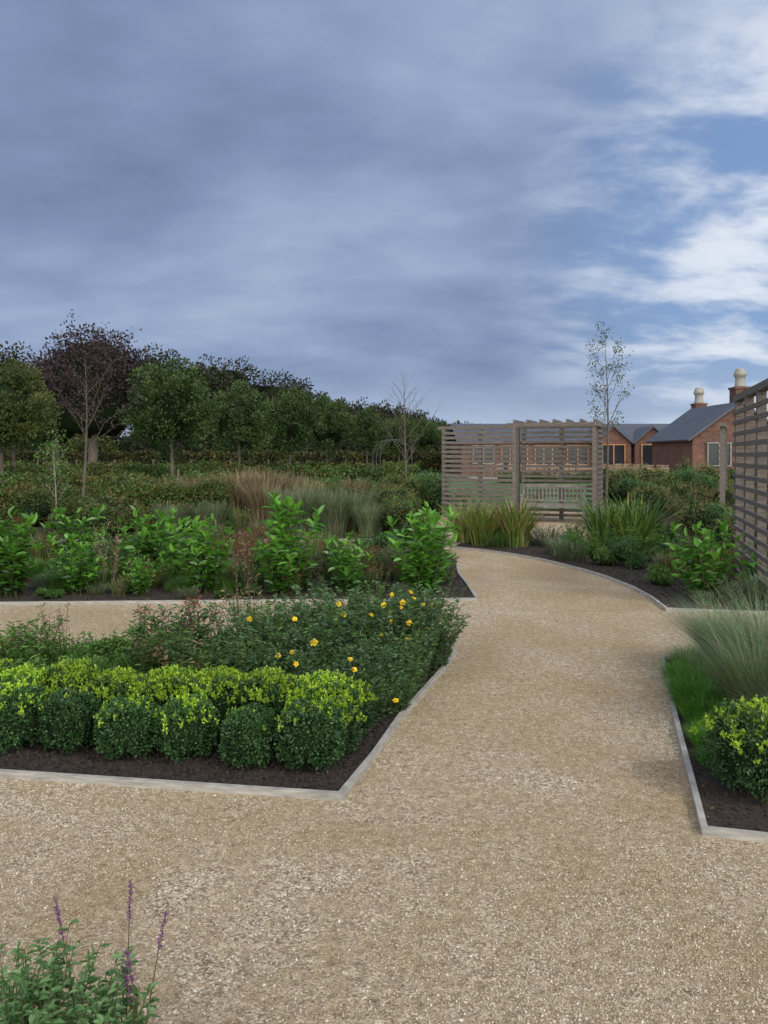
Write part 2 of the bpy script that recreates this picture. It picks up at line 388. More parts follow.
for i,(x,y,s) in enumerate([(-.02,5.15,.75),(.14,5.8,.92),(-.4,5.6,.98),(-.3,6.15,1.0),(-.85,5.95,1.0),(-.75,5.25,.8),(-.3,4.98,.70),(.2,6.3,.92),(-1.25,5.5,.7),(-.12,4.85,.55),(-.55,5.3,.8),(.08,5.45,.72),(.0,6.1,.98),(-.6,5.8,.95),(.26,6.0,.75),(.02,4.98,.5)]):
    place(hyp[i%3],'hypericum_shrub',(x,y,.012),U(0,6),(s,s,s*(1.1 if abs(x+.1)<.45 and y>5.4 else .98)))
def flower():
    a=Acc(); th=np.arange(5)*2*np.pi/5
    D=np.stack([np.cos(th),np.sin(th),0*th+.3],1)
    a.leaves(np.zeros((5,3)),D,.026,.024,'yellow',U(0,1,5),up=np.tile([0,0,1.],(5,1)),two=True,fold=.1,droop=.1)
    a.ell((0,0,.007),(.005,.005,.005),'orange',.5,0); return a.mesh('yellow_flower')
fl=flower()
fpar=bpy.data.objects.new('hypericum_flowers',None); scene.collection.objects.link(fpar)
for X,Y,Z in [(-.676,5.15,.30),(-.585,5.15,.32),(-.54,4.95,.30),(-.18,4.85,.29),(.0,5.75,.51),(.037,5.75,.45),(.05,5.7,.40),(.14,5.95,.49),(.29,6.05,.46),(.28,5.95,.40),(.32,5.9,.31),(-.02,5.45,.36),(-.21,5.05,.30),(-.33,5.85,.50),(-.45,5.2,.37),(.16,5.55,.31),(-.62,5.6,.44),(-.95,5.7,.42),(.22,5.9,.53),(.12,5.75,.49),(.36,6.15,.43),(.2,6.1,.54),(.06,5.95,.55),(.07,4.8,.12),(-.27,5.5,.49),(-.09,5.6,.47),(.18,5.75,.38)]:
    o=place(fl,'flower',(X,Y-.05,Z+.02),0,U(.65,1.2),fpar); o.rotation_euler=(U(.2,1.4),U(-.6,.6),U(-.5,.5))

def laurel(h,ns=11):
    a=Acc()
    for i in range(ns):
        az=i*2.4+U(-.4,.4); ln=U(.05,.46); hh=h*U(.42,1.04)*(1.1-.6*ln)
        t=np.linspace(0,1,6); b=np.array([U(-.1,.1),U(-.1,.1),0])
        hv=np.array([math.cos(az),math.sin(az),0])
        pts=b+hv*(ln*t**.9)[:,None]+np.array([0,0,1])*(hh*t)[:,None]
        a.tube(pts,np.linspace(.008,.003,6),'stem',5)
        m=int(26*hh/.9)+6; tt=np.sort(U(.06,1,m)); P=np.stack([np.interp(tt,t,pts[:,j]) for j in range(3)],1)
        th=np.arange(m)*2.4+U(0,6); D=np.stack([np.cos(th),np.sin(th),U(-.1,.9,m)+1.2*(tt>.9)],1)
        v=np.clip(.0+.65*tt+U(-.2,.35,m),0,1)
        a.leaves(P,D,U(.09,.155,m),U(.044,.068,m),'laurel',v,up=np.tile([0,0,1.],(m,1)),two=True,fold=.18,droop=.22)
    return a.mesh('laurel_shrub')
lau=[laurel(.98,21),laurel(.92,16),laurel(1.05,24),laurel(.88,18)]
for i,(x,y,s) in enumerate([(-4.2,9.0,1.0),(-3.5,9.15,.8),(-4.95,9.4,1.0),(-3.15,10.5,1.05),(-2.1,9.2,.9),(-2.65,10.3,.92),(-1.15,9.1,1.02),(-.42,9.15,.8),(.46,9.15,1.05),(-4.3,11,1.),(-5.6,9.3,1),(3.55,8.75,1.0),(-2.75,9.0,.45),(4.15,9.0,.5)]):
    place(lau[i%4],'laurel_shrub',(x,y,.012),U(0,6),s)

def grass(n,R0,h,lean,W,mat,curve=.35,mat2=None,f2=0,dist=.12):
    a=Acc()
    for mk,cnt in ((mat,int(n*(1-f2))),(mat2,int(n*f2))):
        if not mk or cnt<1: continue
        az=U(0,6.28,cnt); r=dist*np.sqrt(rng.random(cnt)); P=np.stack([r*np.cos(az),r*np.sin(az),0*az],1)
        az2=az+rng.normal(size=cnt)*.5
        a.blades(P,az2,U(.15,1,cnt)*lean,U(.6,1.05,cnt)*h,W*U(.7,1.2,cnt),mk,rng.random(cnt),U(.6,1.2,cnt)*curve)
    return a
strapY=grass(190,0,1.15,.75,.035,'strap',.3,'brown',.25,.22).mesh('daylily')
strapG=grass(230,0,1.15,.7,.035,'dgreen',.28,'strap',.25,.24).mesh('iris_clump')
for x,y,s in [(1.75,14.1,.9),(2.3,13.9,.95),(2.05,14.5,.9),(1.5,14.5,.85)]: place(strapY,'daylily',(x,y,.012),U(0,6),s)
for x,y,s in [(3.75,13.3,1.0),(4.25,13.5,1.05),(4.05,13.0,.9)]: place(strapG,'iris_clump',(x,y,.012),U(0,6),s)
fine=[grass(1900,0,.85,.85,.0042,'blueg',.42,'brown',.15,.14).mesh('ornamental_grass') for _ in range(2)]
for i,(x,y,s) in enumerate([(2.22,4.75,.95),(2.55,5.3,1.05),(2.7,4.6,1.0),(2.5,5.9,.85),(3.2,5.4,1),(2.2,4.3,.6)]): place(fine[i%2],'ornamental_grass',(x,y,.012),U(0,6),s)
bgrass=[grass(900,0,1.25,.5,.013,'blueg',.3,'brown',.2,.25).mesh('ornamental_grass'),grass(1100,0,1.4,.48,.016,'buff',.27,'brown',.45,.32).mesh('ornamental_grass')]
for x,y,s,k in [(-1.6,16,1.0,0),(-1.0,15.7,.95,0),(-.6,16.2,.95,0),(-2.0,16.8,1.0,0),(-.3,15.6,.7,0),(-1.3,16.8,1.0,0),(-3.0,19.8,1.05,1),(-3.7,20.5,1.1,1),(-2.5,20.3,1.05,1),(-4.4,20.3,1.0,1),(-2.0,19.9,.95,1),(-2.8,18.4,.9,1),(-5.3,21,.95,1),(-.8,21.5,.9,1),(-3.4,15.8,.75,0),(-4.2,15.6,.7,0),(6.6,15.8,.65,1),(7.5,16.5,.65,1),(8.2,19,.75,1),(5.9,12.,.7,0),(-3.3,21.5,1.1,1)]:
    place(bgrass[k],'ornamental_grass',(x,y,.012),U(0,6),s)

lowg=grass(1500,0,.24,.9,.006,'bright',.38,None,0,.3).mesh('low_grass')
lowm=grass(900,0,.30,.8,.009,'mid',.35,'bright',.3,.3).mesh('low_grass')
for x,y,s in [(-1.75,5.2,1),(-1.95,5.55,1),(-1.45,5.15,.9),(1.86,4.35,.6),(1.98,4.75,.65),(2.1,5.2,.75),(2.2,5.6,.75),(2.4,5.95,.8),(2.0,5.0,.6),(1.72,4.1,.35)]: place(lowg,'low_grass',(x,y,.012),U(0,6),s)
per={}
per['mid']=[mound(.3,.36,1500,'mid',.05,.022,'brown',.05,two=True,upb=.8).mesh('perennial_plant'), stemmy(40,.42,.4,.055,.02,'mid',22,'brown',.12), stemmy(36,.5,.35,.07,.018,'mid',20,'bright',.3)]
per['mint']=[mound(.3,.28,2400,'bright',.03,.016,'mid',.5,upb=.8).mesh('perennial_plant'),stemmy(60,.3,.5,.035,.018,'bright',22,'mid',.5)]
per['grey']=[stemmy(90,.34,.4,.035,.006,'grey',26,'mid',.25,lean=.7,name='lavender'),grass(500,0,.4,.7,.007,'grey',.25,'mid',.3,.16).mesh('lavender')]
per['brown']=[stemmy(34,.6,.4,.045,.012,'brown',22,'mid',.4,'brown'),grass(350,0,.6,.5,.01,'brown',.2,'mid',.4,.2).mesh('dried_perennial')]
per['red']=[stemmy(34,.45,.4,.05,.022,'red',20,'mid',.5,'red',name='sedum')]
per['dk']=[stemmy(60,.5,.5,.06,.022,'dgreen',28,'hyper',.4,name='evergreen_shrub'),mound(.4,.45,2400,'dgreen',.05,.02,'hyper',.4,two=True,upb=.7).mesh('evergreen_shrub')]
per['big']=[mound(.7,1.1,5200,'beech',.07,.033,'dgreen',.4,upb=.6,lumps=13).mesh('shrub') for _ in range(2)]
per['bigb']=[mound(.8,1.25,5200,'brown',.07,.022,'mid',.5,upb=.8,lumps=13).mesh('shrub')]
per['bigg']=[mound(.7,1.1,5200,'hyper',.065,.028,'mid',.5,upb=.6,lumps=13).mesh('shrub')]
def putp(k,x,y,s=1):
    me=per[k][rng.integers(len(per[k]))]; place(me,me.name.split('.')[0],(x,y,.012),U(0,6),(s,s,s*U(.85,1.15)))
for x,y,k,s in [(-1.15,5.75,'mid',.85),(-1.55,5.85,'dk',.9),(-1.3,5.2,'mid',.7),(-2.3,5.7,'mint',.9),(-2.7,5.3,'mint',1),(-3.0,5.7,'mid',1),(-2.4,5.1,'grey',.7),(-1.8,4.9,'mid',.8),(-2.9,4.95,'mint',1.),(-3.6,5.4,'mid',1.1),(-2.05,5.9,'mid',.8),(-1.05,5.0,'mint',.8),(-1.6,4.85,'mint',.7),(-2.3,4.85,'mid',.8),(-3.3,5.0,'mint',1),(-.95,4.8,'mid',.7),(-3.8,5.8,'mid',1),(-.55,4.75,'mint',.6),(-1.3,4.95,'mid',.6),(-2.1,5.3,'mint',.9),(-2.6,5.9,'mid',.8),(-3.3,5.9,'mint',.9),(-1.5,5.4,'mid',.95),(-1.9,5.75,'mint',1.),(-2.5,5.5,'mid',.9)]: putp(k,x,y,s)
fern=grass(110,0,.5,.8,.03,'mid',.4,'bright',.4,.1).mesh('fern')
for x,y,s in [(-1.05,6.1,.8),(-1.7,5.45,.7),(-2.15,5.2,.6),(-1.3,6.0,.8),(-2.6,5.8,.7)]: place(fern,'fern',(x,y,.012),U(0,6),s)
for i in range(40):
    x=U(-4,-.7); y=U(4.75,6.1); place(lowm,'low_grass',(x,y,.012),U(0,6),U(.5,.9))
for i in range(50):
    x=U(-5,.7); y=U(9.3,12.8); place(lowm,'low_grass',(x,y,.012),U(0,6),U(.6,1.1))
def stalks(n,h,mat='brown'):
    a=Acc()
    for i in range(n):
        az=U(0,6.28); ln=U(.05,.25)*h; t=np.linspace(0,1,5)
        pts=np.stack([ln*math.cos(az)*t**1.5+U(-.1,.1),ln*math.sin(az)*t**1.5+U(-.1,.1),h*U(.7,1.)*t],1)
        a.tube(pts,np.linspace(.0035,.0015,5),'bark',4)
        m=40; tt=U(.35,1,m); P=np.stack([np.interp(tt,t,pts[:,j]) for j in range(3)],1)+rng.normal(size=(m,3))*.02
        a.leaves(P,sph(m)+[0,0,.4],U(.015,.04,m),U(.006,.014,m),mat,rng.random(m))
    return a.mesh('dried_stalks')
st=[stalks(12,.75),stalks(10,.6,'red')]
for x,y,s,k in [(-1.35,5.9,1,1),(-1.1,6.2,.9,0),(-1.75,6.0,.85,1),(-1.3,9.3,1.1,0),(-1.6,9.2,1,0),(-.8,9.3,.8,0),(-3.2,9.2,1.1,0),(-1.75,10,1.2,1),(.1,9.6,.8,0),(-2.4,5.9,.7,0)]: place(st[k],'dried_stalks',(x,y,.012),U(0,6),s)
def fill(bed,n,keys,smin,smax,xr=None,yr=None,mind=.35,avoid=()):
    xs=[p[0] for p in bed]; ys=[p[1] for p in bed]; xr=xr or (min(xs),max(xs)); yr=yr or (min(ys),max(ys)); pts=list(avoid); c=0;tries=0
    while c<n and tries<n*30:
        tries+=1; x=U(*xr); y=U(*yr)
        if not poly_in(x,y,bed) or min([9]+[math.hypot(x-q[0],y-q[1]) for q in pts])<mind: continue
        if not(poly_in(x+.25,y,bed) and poly_in(x-.25,y,bed) and poly_in(x,y-.2,bed)): continue
        pts.append((x,y)); putp(keys[rng.integers(len(keys))],x,y,U(smin,smax)); c+=1
fill(bedB,110,['mid','grey','dk','mint','brown','mid','grey','mid','red'],.6,1.05,(-7.5,1.0),(9.6,13.3),.36)
fill(bedB,26,['mid','grey','mint','mid','red','brown'],.35,.65,(-5.5,1.0),(8.8,9.5),.3)
fill(bedC,90,['mid','grey','dk','mint','mid','brown','grey'],.6,1.0,(1.3,7.5),(8.3,14.7),.36,[(3.55,8.75)])
fill(bedF,110,['mid','grey','dk','brown','red','big','mid','bigb','grey','brown'],.6,.9,(-11,1),(15.2,22.6),.6)
fill(bedG,60,['bigg','bigb','big','dk','brown','mid','bigb'],.6,.88,(6.3,13),(15.2,22.6),.65)
fill(bedH,40,['bigg','bigb','big','big'],.85,1.15,(6.9,17),(24.4,28.8),.9)
for x,y,s in [(3.75,8.35,.9),(4.0,8.5,1.),(3.4,8.5,.5),(4.3,8.4,.9),(3.6,9.2,.8)]: putp('grey',x,y,s)
for x,y,k,s in [(.4,19.5,'bigb',.85),(.6,21.5,'big',1.),(.3,17.5,'big',.7),(4.6,9.4,'mid',1.4),(4.9,10,'dk',1.4),(5.3,11.5,'big',.8),(5.6,12.8,'bigg',.8),(5.2,13.4,'bigb',.7),(1.2,21.8,'bigg',1.0),(4.9,8.8,'bigg',.6),(5.3,9.6,'big',.7),(5.0,10.9,'bigb',.7),(2.3,23,'red',1.3),(3.2,23.2,'brown',1.2),(4.3,23,'red',1.3),(1.0,22.6,'red',1.8),(.5,23.2,'red',1.9)]: putp(k,x,y,s)

def hedge(x0,x1,y,w,h,n,mat,mat2,f2,L=.07):
    a=Acc(); cx=(x0+x1)/2; l=x1-x0
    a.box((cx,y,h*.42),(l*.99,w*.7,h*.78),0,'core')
    P=np.stack([U(x0,x1,n),y+U(-.5,.5,n)*w,U(.03,1,n)*h],1); f=rng.random(n)
    bump=.05*np.sin(P[:,0]*3)+.06*np.sin(P[:,0]*7.3)+.04*np.sin(P[:,0]*1.1)
    fr=f<.6; P[fr,1]=y-w/2+U(-.08,.10,fr.sum()); tp=~fr; P[tp,2]=h+U(-.10,.10,tp.sum())*np.abs(rng.normal(size=tp.sum()))
    P[:,2]+=bump*(P[:,2]/h)
    v=np.clip(rng.random(n)*.7+.15+.15*np.sin(P[:,0]*2),0,1); s2=rng.random(n)<f2+.2*np.sin(P[:,0]*.9)
    for mk,sel in((mat,~s2),(mat2,s2)):
        m=sel.sum(); a.leaves(P[sel],rng.normal(size=(m,3))+[0,-.5,.6],U(.7,1.2,m)*L,U(.5,.7,m)*L,mk,v[sel])
    return a.obj('clipped_hedge')
hedge(-15,-3.6,18.6,.7,.82,28000,'beech','mid',.35)
hedge(-18,-4.6,24.5,.7,.9,18000,'beech','dgreen',.5,.09)
hedge(-4,1.2,25.0,.7,.75,7000,'dgreen','mid',.4,.09)
hedge(-26,1.2,32.5,.8,1.0,20000,'mid','beech',.5,.12)
hedge(-34,2,45,.9,1.0,16000,'beech','mid',.5,.16)
hedge(-60,6,74,1.5,1.7,22000,'beech','wood_l',.5,.28)
hedge(6.5,22,46,.8,.4,9000,'dgreen','beech',.3,.14)

# ------------------------------------------------------------------ trees
def grow(a,base,az,el,L,r,depth,tips,mat='bark',spread=.7,kids=3,up=.15):
    n=5; p=np.array(base,float); pts=[p]; e=el; z=az
    for i in range(n-1):
        e=min(e+up*(1.4-e)*.5,1.5); z+=U(-.12,.12)
        p=p+L/(n-1)*np.array([math.cos(e)*math.cos(z),math.cos(e)*math.sin(z),math.sin(e)]); pts.append(p)
    a.tube(pts,np.linspace(r,r*.45,n),mat,5 if r>.02 else 4)
    tips.append((pts[-1],L))
    if depth<=0: return
    for k in range(kids):
        q=pts[min(n-1,2+k%3)]
        grow(a,q,z+U(-1,1)*1.5,e-U(.1,spread),L*U(.5,.75),r*.5,depth-1,tips,mat,spread,kids,up)
def std_tree(mat='holly',stake=True):
    a=Acc(); t=np.linspace(0,1,5)
    a.tube(np.stack([.06*np.sin(t*3),0*t,t*2.3],1),np.linspace(.085,.06,5),'bark',8)
    for i in range(9):
        az=i*2.4; q=np.array([0,0,1.6+i*.3]); e=q+np.array([math.cos(az)*.9,math.sin(az)*.9,.9]); a.tube([q,(q+e)/2+[0,0,.1],e],[.04,.025,.01],'bark',5)
    cz=3.35; rx=1.6; rz=1.75
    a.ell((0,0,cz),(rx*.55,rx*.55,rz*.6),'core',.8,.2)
    nc=110; d=sph(nc); C=d*(U(.5,1.0,nc))[:,None]*np.array([rx,rx,rz]); C[:,2]+=cz
    n=14000
    k=rng.integers(0,nc,n); dd=sph(n); P=C[k]+dd*U(.1,1,n)[:,None]**.6*.34
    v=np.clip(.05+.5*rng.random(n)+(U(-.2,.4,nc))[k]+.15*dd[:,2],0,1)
    a.leaves(P,dd+[0,0,.2],U(.09,.15,n),U(.05,.08,n),mat,v,up=dd)
    if stake: a.tube([(.25,-.1,0),(.25,-.1,1.1)],[.04,.04],'timber',6)
    return a.mesh('standard_holly_tree')
stv=[std_tree(),std_tree(),std_tree()]
for i,(x,y,s) in enumerate([(-8.0,30,1.0),(-7.0,38.5,.98),(-5.05,43,1.0),(-3.5,49,1.0),(-1.3,60,.98),(1.3,70,1.0),(3.9,78,1.02),(6,86,1.0)]):
    place(stv[i%3],'standard_holly_tree',(x,y,-.02),U(0,6),(s*1.05,s*1.05,s*U(.97,1.03)))
ol=std_tree('olive')
for x,y,s in [(-14.8,31,1.0),(-16.6,36,1.1)]: place(ol,'standard_tree',(x,y,-.02),U(0,6),s)

def crown_tree(H,Rx,mat,nc=70,nl=11000,L=.3,trunk=True,acc=None,off=(0,0,0)):
    a=acc or Acc(); off=np.array(off,float); s=U(0,9)
    if trunk:
        a.tube(np.array([(0,0,0),(.1,0,H*.3),(0,.1,H*.6)])+off,[H*.035,H*.028,H*.014],'bark',7)
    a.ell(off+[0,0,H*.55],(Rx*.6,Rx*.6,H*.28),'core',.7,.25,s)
    d=sph(nc); d[:,2]=np.abs(d[:,2])*1.25-.35; C=d*U(.5,1.05,nc)[:,None]*np.array([Rx,Rx,H*.42]); C[:,2]+=H*.55; C+=off
    k=rng.integers(0,nc,nl); dd=sph(nl); P=C[k]+dd*(U(.1,1,nl)**.6*Rx*.22)[:,None]
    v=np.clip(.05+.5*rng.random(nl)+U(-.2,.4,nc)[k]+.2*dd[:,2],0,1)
    a.leaves(P,dd,U(.7,1.3,nl)*L,U(.5,.8,nl)*L,mat,v,up=dd)
    return a
crown_tree(11.6,5.2,'copper',110,20000,.24).obj('copper_beech_tree',(-22.6,62,0))
crown_tree(10.8,3.6,'copper',60,10000,.24).obj('copper_beech_tree',(-27,66,0))
a=Acc()
for x,y,H,r,mt in [(-52,90,14,6,'olive'),(-46,92,13.5,5.5,'wood_l'),(-41,88,13.8,6,'wood_l'),(-35,90,14.4,5.5,'wood_l'),(-30,86,14,5.5,'wood_l'),(-26,90,14,5,'wood_l'),(-22,92,13.6,5,'wood_l'),(-18.5,95,12.8,5,'wood_l'),(-14,98,11.6,5,'wood_l'),(-11,99,11.1,4.6,'wood_l'),(-7,105,9.9,5,'wood_l'),(-3,108,9.2,4.5,'wood_l'),(0,112,8.6,4.5,'wood_l'),(4,115,8,4.5,'wood_l'),(8,118,7,4.5,'wood_l'),(13,125,6.2,4.5,'wood_l'),(18,130,5.5,4,'wood_l')]:
    crown_tree(H*U(.94,1.06),r,mt,60,5500,.34,False,acc=a,off=(x,y,0))
for x in np.arange(-50,9,3.4): crown_tree(U(5.4,7.4) if x<-10 else U(4.2,5.8),3.4,'wood_l' if rng.random()<.75 else 'olive',28,2000,.3,False,acc=a,off=(x,84+U(-2,2),-1.2))
a.obj('distant_tree_line')
a=Acc()
for x in np.arange(-75,120,5.): crown_tree(U(2.6,3.6),4.,'wood_l',25,1000,.45,False,acc=a,off=(x,170+U(-3,3),0))
a.obj('distant_hedgerow')

def young(H,cl,mat,leafn,L,bark='bark',r0=.045,kids=3,nb=14,ll=.35,depth=2,spread=.7,el=.85,name='young_tree'):
    a=Acc(); tips=[]; t=np.linspace(0,1,7); ph=U(0,6)
    pts=np.stack([.05*np.sin(t*4+ph),.05*np.cos(t*3+ph),t*H],1); a.tube(pts,np.linspace(r0,.006,7),bark,7)
    for i in range(nb):
        f=cl+(1-cl)*(i/nb)**.9; q=np.array([np.interp(f,t,pts[:,j]) for j in range(3)])
        grow(a,q,i*2.4+U(-.4,.4),el+U(-.15,.2),H*ll*(1.15-f*.75)*U(.7,1.3),r0*.4*(1.2-f),depth,tips,bark,spread,kids,.2)
    if leafn:
        T=np.array([q[0] for q in tips]); k=rng.integers(0,len(T),leafn); P=T[k]+rng.normal(size=(leafn,3))*.08
        a.leaves(P,sph(leafn)+[0,0,-.2],U(.7,1.3,leafn)*L,U(.4,.7,leafn)*L,mat,rng.random(leafn))
    return a.mesh(name)
place(young(3.85,.42,'copper',1700,.075,ll=.30,name='purple_plum_tree'),'purple_plum_tree',(-6.75,18.0,0),0)
place(young(4.2,.3,'x',0,.05,nb=18,r0=.05,ll=.28,depth=2,name='bare_tree'),'bare_tree',(.75,29,0),1)
place(young(4.5,.33,'olive',1100,.065,'bark',nb=15,r0=.045,ll=.22,depth=1,el=1.05,spread=.6,name='young_birch_tree'),'young_birch_tree',(6.1,22,0),2)
place(young(1.9,.3,'mid',500,.06,'birch',nb=9,r0=.02,ll=.25,depth=1),'young_tree',(-6.6,16,0),1)

# ------------------------------------------------------------------ timber screens
def screen(a,p0,p1,H,nposts,sp=.125,sh=.05,z0=.12,top=True):
    p0=np.array(p0,float);p1=np.array(p1,float);d=p1-p0;L=np.hypot(*d);ang=math.atan2(d[1],d[0]); nrm=np.array([math.sin(ang),-math.cos(ang)])
    for i in range(nposts):
        p=p0+d*i/(nposts-1); a.box((p[0],p[1],H/2),(.095,.095,H),ang,'timber')
    c=(p0+p1)/2; cf=c+nrm*.062
    z=z0
    while z<H-.08:
        a.box((cf[0],cf[1],z+U(-.005,.005)),(L+.08,.024,sh),ang,'timber'); z+=sp
    if top: a.box((c[0],c[1],H+.042),(L+.3,.11,.08),ang,'timber')
a=Acc()
screen(a,(1.56,20.8),(3.36,20.1),2.26,3,.12,.072,.12); screen(a,(3.50,20.05),(5.25,19.4),2.26,3,.12,.062,.12)
for x,y in ((3.08,18.9),(4.80,18.25)): a.box((x,y,1.13),(.085,.085,2.26),-.36,'timber')
a.box((3.94,18.57,2.31),(2.2,.07,.09),-.36,'timber')
for i in range(7):
    t=i/6; p=np.array([3.08,18.9])*(1-t)+np.array([4.8,18.25])*t; q=np.array([3.5,20.0])*(1-t)+np.array([5.2,19.4])*t
    m=(p+q)/2; d=q-p; a.box((m[0],m[1],2.395),(np.hypot(*d)+.1,.045,.07),math.atan2(d[1],d[0]),'timber')
screen(a,(4.85,18.33),(5.2,19.28),2.26,2,.12,.06,.12)
a.obj('slatted_timber_arbour')
a=Acc(); screen(a,(4.66,10.5),(3.92,8.0),2.3,4,.135,.05); a.obj('slatted_fence')
a=Acc(); screen(a,(7.5,17.6),(6.6,15.6),2.15,3,.135,.05); a.obj('slatted_fence')
def bench():
    a=Acc(); w=1.45
    for sx in(-1,1):
        a.box((sx*w/2,-.22,.31),(.06,.06,.62),0,'timberd'); a.box((sx*w/2,.24,.44),(.06,.06,.88),0,'timberd')
        a.box((sx*w/2,0,.635),(.07,.56,.035),0,'timberd'); a.box((sx*w/2,.01,.20),(.04,.4,.05),0,'timberd')
    for i in range(5): a.box((0,-.21+i*.098,.43),(w-.065,.08,.025),0,'timberd')
    a.box((0,-.24,.385),(w-.07,.03,.06),0,'timberd')
    a.box((0,.24,.855),(w-.07,.04,.08),0,'timberd'); a.box((0,.24,.50),(w-.07,.035,.05),0,'timberd')
    for i in range(15): a.box((-w/2+.09+i*(w-.18)/14,.242,.67),(.035,.018,.29),0,'timberd')
    return a.mesh('garden_bench')
place(bench(),'garden_bench',(4.05,19.15,0),-.3)
a=Acc()
for k in range(3):
    th=np.linspace(0,np.pi,13); pts=[(-.75,k*.6,0)]+[(-.75*math.cos(t),k*.6,1.55+.75*math.sin(t)) for t in th]+[(.75,k*.6,0)]
    a.tube(pts,.022,'metal',6)
for z in (.5,1.0,1.5):
    for s in(-1,1): a.tube([(s*.75,0,z),(s*.75,.6,z),(s*.75,1.2,z)],.012,'metal',5)
for t in np.linspace(.4,2.7,5):
    q=(-.75*math.cos(t),1.55+.75*math.sin(t)); a.tube([(q[0],0,q[1]),(q[0],.6,q[1]),(q[0],1.2,q[1])],.012,'metal',5)
a.obj('metal_rose_arch',(.55,36,0),.3)
a=Acc()
for x in np.arange(-30,0.1,2.5): a.tube([(x,52,0),(x,52,1.3)],[.05,.05],'timber',6)
for z in (.5,.85,1.2): a.tube([(-30,51.94,z),(-15,51.94,z-.01),(0,51.94,z)],[.008]*3,'metal',4)
a.obj('post_and_wire_fence')

# ------------------------------------------------------------------ buildings
house=bpy.data.objects.new('brick_house',None); scene.collection.objects.link(house)
def wall_gable(a,x0,x1,y,eave,apex,th=.3):
    xm=(x0+x1)/2; pr=[(x0,0),(x1,0),(x1,eave),(xm,apex),(x0,eave)]
    V=[(x,y,z) for x,z in pr]+[(x,y+th,z) for x,z in pr]
    a.add(V,[[0,1,2,3,4],[9,8,7,6,5]],'brick'); a.add(V,[[0,5,6,1],[1,6,7,2],[2,7,8,3],[3,8,9,4],[4,9,5,0]],'brick')
def slab(a,q,th,mat):
    q=np.array(q,float); n=np.cross(q[1]-q[0],q[3]-q[0]); n/=np.linalg.norm(n)
    V=np.concatenate([q,q+n*th]); a.add(V,[[3,2,1,0],[4,5,6,7],[0,1,5,4],[1,2,6,5],[2,3,7,6],[3,0,4,7]],mat)
w=Acc()
w.box((16,67,1.3),(20,10,2.6),0,'brick')
wall_gable(w,16.2,18.9,61.2,2.5,3.7); wall_gable(w,19.2,21.9,61.2,2.5,3.7)
w.box((17.55,61.75,1.24),(2.7,.5,2.48),0,'brick'); w.box((20.55,61.75,1.24),(2.7,.5,2.48),0,'brick')
wall_gable(w,18.9,24.7,49,2.65,4.75); w.box((21.8,52.7,1.31),(5.8,6.8,2.62),0,'brick'); wall_gable(w,18.9,24.7,56.1,2.65,4.75)
w.box((24.3,59.2,1.29),(3.,5.59,2.58),0,'brick')
w.box((30,67,1.3),(7.9,10,2.6),0,'brick')
w.box((22.7,51,4.55),(.95,.95,2.5),0,'brick'); w.box((22.7,51,5.85),(1.08,1.08,.14),0,'brick')
w.box((22.4,56.9,4.4),(.8,.8,1.5),0,'brick'); w.box((22.4,56.9,5.2),(.9,.9,.12),0,'brick')
w.obj('walls',parent=house)
r=Acc()
slab(r,[(5.6,61.7,2.55),(34.4,61.7,2.55),(34.4,67,4.1),(5.6,67,4.1)],.12,'slate')
slab(r,[(34.4,72.3,2.55),(5.6,72.3,2.55),(5.6,67,4.1),(34.4,67,4.1)],.12,'slate')
for x0 in(16.2,19.2):
    xm=x0+1.35
    slab(r,[(x0-.15,64.5,2.4),(x0-.15,61.0,2.4),(xm,61.0,3.73),(xm,64.5,3.73)],.1,'slate')
    slab(r,[(xm,64.5,3.73),(xm,61.0,3.73),(x0+2.85,61.0,2.4),(x0+2.85,64.5,2.4)],.1,'slate')
slab(r,[(18.6,56.7,2.45),(18.6,48.75,2.45),(21.8,48.75,4.78),(21.8,56.7,4.78)],.12,'slate')
slab(r,[(21.8,56.7,4.78),(21.8,48.75,4.78),(25.0,48.75,2.45),(25.0,56.7,2.45)],.12,'slate')
r.obj('roof',parent=house)
c=Acc()
def pot(x,y,z,s=1):
    pr=[(.30,0),(.34,.05),(.30,.12),(.27,.5),(.29,.62),(.36,.68),(.37,.8),(.32,.9),(.25,1.06),(.23,1.12),(0,1.12)]
    V=[];F=[];n=14
    for rr,zz in pr:
        for j in range(n): V.append((x+rr*s*math.cos(6.2832*j/n),y+rr*s*math.sin(6.2832*j/n),z+zz*s))
    for i in range(len(pr)-1):
        for j in range(n): F.append([i*n+j,i*n+(j+1)%n,(i+1)*n+(j+1)%n,(i+1)*n+j])
    c.add(V,F,'cream',.5,True)
pot(22.7,51,5.92,1.05); pot(22.4,56.9,5.26,1.0)
c.obj('chimney_pots',parent=house)
wd=Acc()
def opening(x0,x1,z0,z1,y,frame,nm=2):
    wd.box(((x0+x1)/2,y-.005,(z0+z1)/2),(x1-x0,.06,z1-z0),0,'glass')
    f=.08
    wd.box(((x0+x1)/2,y-.05,z1+f/2),(x1-x0+2*f,.09,f),0,frame)
    for i in range(nm+1):
        x=x0+(x1-x0)*i/nm; wd.box((x,y-.05,(z0+z1)/2),(f,.08,z1-z0-.004),0,frame)
    wd.box(((x0+x1)/2,y-.06,z0+f/2),(x1-x0,.05,f),0,frame)
for x0,x1,fr,z0 in [(6.9,8.5,'white',.9),(9.1,11.1,'oak',.02),(11.7,13.7,'oak',.02),(14.2,15.8,'oak',.02)]: opening(x0,x1,z0,2.3,61.97,fr,3 if x1-x0>1.7 else 2)
opening(16.7,18.4,.02,2.35,61.17,'oak',2); opening(19.7,21.4,.02,2.35,61.17,'oak',2)
opening(19.8,21.2,.9,2.3,48.97,'white',2); opening(22.4,23.8,.9,2.3,48.97,'white',2)
